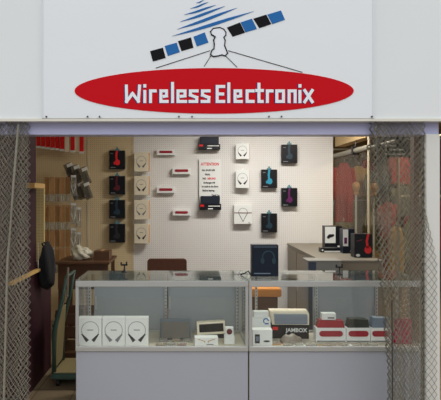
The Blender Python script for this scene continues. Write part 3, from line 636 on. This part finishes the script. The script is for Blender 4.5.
topped(316, 346, 'white box with red pill picture and red speaker on top', 'red_pill', .155)
topped(346.5, 370.5, 'white box with red pill picture and black speaker on top', 'green_black', .165)
topped(371, 391, 'white box with red pill picture and blue grey speaker on top', 'bluegrey', .175)
t = thing('small_box', 'little white box resting on the red speaker', 'carton', (PX(329, 3.895), 3.895, DK+.161)); part(MB().box(-.052, .052, 0, .05, 0, .05, .002), 'carton', 'white_card', t); part(MB().box(-.01, .04, -.0015, 0, .01, .022), 'small_print', 'grey_ink', t)
t = thing('pink_pouch', 'pair of stacked bright pink translucent cases at the right end', 'phone case', (PX(403.5, 3.82), 3.82, DK))
part(MB().box(-.07, .07, 0, .03, 0, .105, .008, seg=2), 'lower_case', 'pink_plastic', t); part(MB().box(-.062, .066, .002, .028, .106, .185, .008, seg=2), 'upper_case', 'pink_plastic', t)
t = thing('tan_wall_stand_in', 'pale tan woven board standing in for the tan wall beyond the mesh', 'panel', (PX(409, 4.05), 4.05, DK))
g = MB(); g.box(-.05, .05, 0, .012, 0, .44); part(g, 'board', 'kraft', t)  # added board inside the case, standing in for the tan wall behind
g = MB()
for k in range(12): g.stroke([(-.045, .02+k*.036), (.045, .05+k*.036)], .006, -.004, 0, False)
part(g, 'weave', 'cream_card', t)

# ------------------------------------------------------------------ glass partition and neighbour shop
GX = 1.85
struct(MB().box(GX-.005, GX+.005, 4.7, YW, .0, 2.02).build('window_1', 'partition_glass'))
t = struct(MB().box(GX-.009, GX+.009, 5.28, 5.30, 0, 2.17).build('trim_3', 'batten'))
t = thing('hanging_rail', 'grey metal rail with dark clamps along the top of the glass partition', 'rail', (GX, 4.6, 2.055))
part(MB().tube([(0, 0, 0), (0, .7, 0)], .012, 8), 'thin_rod', 'galvpole', t); part(MB().tube([(0, .68, 0), (0, 1.88, 0)], .030, 12), 'pipe', 'galvpole', t)
for b in (.35, 1.1, ): part(MB().box(-.04, .04, b, b+.05, -.045, .045, .004), 'clamp', 'black_plastic', t)
for b in (.1, 1.12): part(MB().tube([(0, b+.02, .02), (.02, b+.02, .115)], .006, 6), 'bracket', 'black_plastic', t)

def garment(px0, px1, y0, y1, d, m, label, group='clothes in the shop beyond the glass', sleeves=True):
    X0, X1 = PX(px0, d), PX(px1, d); Z1, Z0 = PZ(y0, d), PZ(y1, d); w = X1-X0; h = Z1-Z0
    t = thing('hanging_garment', label, 'garment', ((X0+X1)/2, d, Z1), 0, group)
    g = MB(); n = 20; m_ = 14; grid = []
    for side in (1, -1):
        gr_ = []
        for j in range(m_+1):
            v = j/m_; hw = w/2*(.55+.45*min(1, v*4))*(1 if v > .08 else .7+.3*v/.08)
            gr_.append([g.bm.verts.new((-hw+2*hw*i/n, -side*(.04+.012*math.sin(i*1.4+v*2)*v)*math.sin(math.pi*min(max(i/n, .02), .98))**.5, -h*v)) for i in range(n+1)])
        for j in range(m_):
            for i in range(n): g.bm.faces.new((gr_[j][i], gr_[j][i+1], gr_[j+1][i+1], gr_[j+1][i]))
    part(g, 'cloth', m, t, True)
    if sleeves:
        for sg in (-1, 1): part(MB().tube([(sg*w*.42, 0, -h*.08), (sg*w*.56, .0, -h*.3), (sg*w*.58, -.02, -h*.62)], [w*.14, w*.12, w*.09], 8), 'sleeve', m, t, True)
    part(MB().tube([(-w*.3, 0, -.03), (0, 0, .01), (w*.3, 0, -.03)], .008, 6), 'hanger', 'black_plastic', t)
    part(MB().tube([(0, 0, .01), (.015, 0, .04), (0, 0, .06)], .004, 6), 'hook', 'alu', t)
    return t
GL = [(335, 353, 163, 222, 7.6, 'red_cloth', 'large red jacket hanging just beyond the edge of the pegboard wall'),
 (351, 366, 166, 196, 7.8, 'tan_cloth', 'tan top hanging right of the large red jacket'),
 (353, 366, 198, 236, 7.9, 'olive_cloth', 'olive trousers hanging under the tan top'),
 (336, 350, 222, 250, 7.4, 'olive_cloth', 'olive top hanging below the large red jacket'),
 (366, 379, 172, 206, 7.5, 'grey_cloth', 'grey top hanging beside the glass divider bar'),
 (367, 381, 207, 250, 7.6, 'olive_cloth', 'dark olive jacket below the grey top'),
 (391, 412, 156, 184, 7.2, 'pink_cloth', 'faded red top hanging upper right behind the mesh gate'),
 (393, 413, 186, 216, 7.0, 'grey_cloth', 'mottled grey top hanging below the faded red top'),
 (380, 396, 202, 238, 6.8, 'pink_cloth', 'faded pink top hanging left of the mottled grey top'),
 (388, 404, 226, 275, 6.6, 'tan_cloth', 'tan trousers hanging lowest behind the mesh gate'),
 (380, 391, 160, 196, 7.75, 'grey_cloth', 'grey vest hanging left of the faded red top'),
 (404, 420, 219, 262, 7.0, 'olive_cloth', 'olive coat hanging right of the tan trousers'),
 (432, 450, 140, 190, 5.6, 'pink_cloth', 'pink garment just visible beyond the white post, upper'),
 (432, 450, 200, 250, 5.6, 'red_cloth', 'red garment just visible beyond the white post, lower')]
for i, (x0, y0_, y1_, m_, lab_) in enumerate([(335, 196, 232, 'grey_cloth', 'grey shirt far back, low at the left behind the glass'), (347, 158, 178, 'grey_cloth', 'small grey cap shape far back above the tan top'),
  (360, 160, 190, 'red_cloth', 'dark red shirt far back left of the divider bar'), (372, 226, 262, 'tan_cloth', 'tan skirt far back below the dark olive jacket'), (383, 238, 270, 'red_cloth', 'dark red skirt far back, low behind the mesh gate'),
  (398, 160, 200, 'olive_cloth', 'olive shirt far back behind the faded red top'), (409, 168, 206, 'tan_cloth', 'tan shirt far back near the brown post'), (406, 212, 246, 'red_cloth', 'red shirt far back behind the olive coat')]):
    GL.append((x0, x0+12, y0_, y1_, 8.6+.1*(i % 3), m_, lab_))
for a in GL: garment(a[0], a[1], a[2], a[3], a[4], a[5], a[6], sleeves=('trousers' not in a[6]))
# clothes racks: rails on posts
for (x0, x1, y, z, lab) in ((1.95, 4.2, 7.7, 2.24, 'long clothes rack far behind the glass partition'), (2.6, 4.4, 6.4, 2.3, 'second clothes rack nearer the mesh gate')):
    t = thing('clothes_rack', lab, 'clothes rack', ((x0+x1)/2, y, 0)); w = (x1-x0)/2
    part(MB().tube([(-w, 0, z), (w, 0, z)], .014, 8), 'rail', 'galvpole', t); part(MB().tube([(-w, 0, z-.75), (w, 0, z-.75)], .012, 8), 'rail', 'galvpole', t)
    for a in (-w, w): part(MB().tube([(a, 0, 0), (a, 0, z)], .016, 8), 'post', 'galvpole', t); part(MB().box(a-.03, a+.03, -.3, .3, .01, .04), 'foot', 'galvpole', t)
# mannequin heads / legs reading as warm spots
for px, y, d, lab in ((356, 186, 7.3, 'pale mannequin head on the shelf behind the glass, nearer the red jacket'), (374, 187, 7.2, 'pale mannequin head right of the glass divider bar')):
    t = thing('mannequin_head', lab, 'mannequin', (PX(px, d), d, PZ(y, d)-.12))
    part(MB().lathe([(.05, 0), (.032, .02), (.028, .05), (.042, .07), (.055, .11), (.05, .15), (.02, .175)], n=16), 'head', 'mannequin', t, True)
    part(MB().tube([(0, 0, -(PZ(y, d)-.12)), (0, 0, 0)], .015, 8), 'stand', 'alu', t)
# dark hanging sign with white lettering
d = 5.0; t = thing('hanging_sign', 'dark hanging sign with white bulleted lettering behind the mesh gate', 'sign', (PX(399, d), d, PZ(157, d)))
hh = PZ(131, d)-PZ(157, d)
part(MB().box(-.15, .15, 0, .01, 0, hh), 'board', 'green_black', t)
sl = lambda y: (157-y)*d/F
text('BAY STREET', .018, .02, -.0015, sl(134.5), 'white_card', t, bold=.001); text('Phones', .018, -.1, -.0015, sl(146.3), 'white_card', t, align='LEFT', bold=.0012); text('Custom Parts', .018, -.1, -.0015, sl(150.3), 'white_card', t, align='LEFT', bold=.0012); text('Jewelry Repairs', .018, -.1, -.0015, sl(154.8), 'white_card', t, align='LEFT', bold=.0012)
g = MB()
for y in (145.5, 149.6, 154.2): g.disc(-.125, sl(y), .011, -.0015, 0, 10)
part(g, 'bullet', 'white_card', t); g = MB(); g.arc(-.06, sl(141), .02, .005, 0, 6.28, -.0015, 0); g.stroke([(.04, sl(142)), (.08, sl(138)), (.1, sl(140))], .005, -.0015, 0); part(g, 'drawn_icon', 'white_card', t)
for a in (-.12, .12): part(MB().tube([(a, .005, hh), (a, .005, 2.69-PZ(157, d))], .003, 6), 'cord', 'black_plastic', t)

# ------------------------------------------------------------------ lights
def ceil_light(x, y, w, l, power, col, label):
    t = thing('ceiling_light', label, 'ceiling light', (x, y, 2.7), 0, 'ceiling lights')
    part(MB().box(-w/2, w/2, -l/2, l/2, -.05, -.0005, .005), 'housing', 'post', t); part(MB().box(-w/2+.02, w/2-.02, -l/2+.02, l/2-.02, -.062, -.0505, .002), 'diffuser', 'tube', t)
    ld = bpy.data.lights.new('lamp', 'AREA'); ld.shape = 'RECTANGLE'; ld.size = w; ld.size_y = l; ld.energy = power; ld.color = col
    lo = bpy.data.objects.new('lamp', ld); C.objects.link(lo); lo.parent = t; lo.location = (0, 0, -.07)
ceil_light(1.0, 5.2, 1.2, .3, 49, (1, .975, .94), 'long ceiling light above the middle of the shop floor')
ceil_light(-.75, 4.9, .5, .3, 2, (1, .80, .5), 'dim ceiling light near the maroon wall')
ceil_light(3.2, 6.1, 1.2, .3, 50, (1, .85, .6), 'ceiling light in the neighbouring shop')
w = bpy.data.worlds.new('World'); bpy.context.scene.world = w; w.use_nodes = True
nt = w.node_tree; N = nt.nodes; L = nt.links   # the mall in front: dim at eye level, bright skylit ceiling above
tc = N.new('ShaderNodeTexCoord'); sp = N.new('ShaderNodeSeparateXYZ'); L.new(tc.outputs['Generated'], sp.inputs[0])
rp = N.new('ShaderNodeValToRGB'); L.new(sp.outputs['Z'], rp.inputs[0]); e = rp.color_ramp.elements
e[0].position = 0; e[0].color = (.20, .205, .22, 1); e[1].position = .45; e[1].color = (1, 1.0, 1.0, 1)
k_ = rp.color_ramp.elements.new(.12); k_.color = (.30, .32, .36, 1)
L.new(rp.outputs['Color'], N['Background'].inputs[0]); N['Background'].inputs[1].default_value = 1.75

cam = bpy.data.cameras.new('Camera'); co = bpy.data.objects.new('Camera', cam); C.objects.link(co)
co.location = (0, 0, EYE); co.rotation_euler = (math.pi/2, 0, 0)
cam.sensor_width = 36; cam.sensor_fit = 'HORIZONTAL'; cam.lens = F/441*36; cam.shift_x = (220.5-CX)/441; cam.shift_y = -(200-CY)/441
sc = bpy.context.scene; sc.camera = co
sc.view_settings.view_transform = 'Standard'; sc.view_settings.look = 'None'; sc.view_settings.exposure = 0; sc.view_settings.gamma = 1; sc.view_settings.use_curve_mapping = False
sc.cycles.transparent_max_bounces = 24
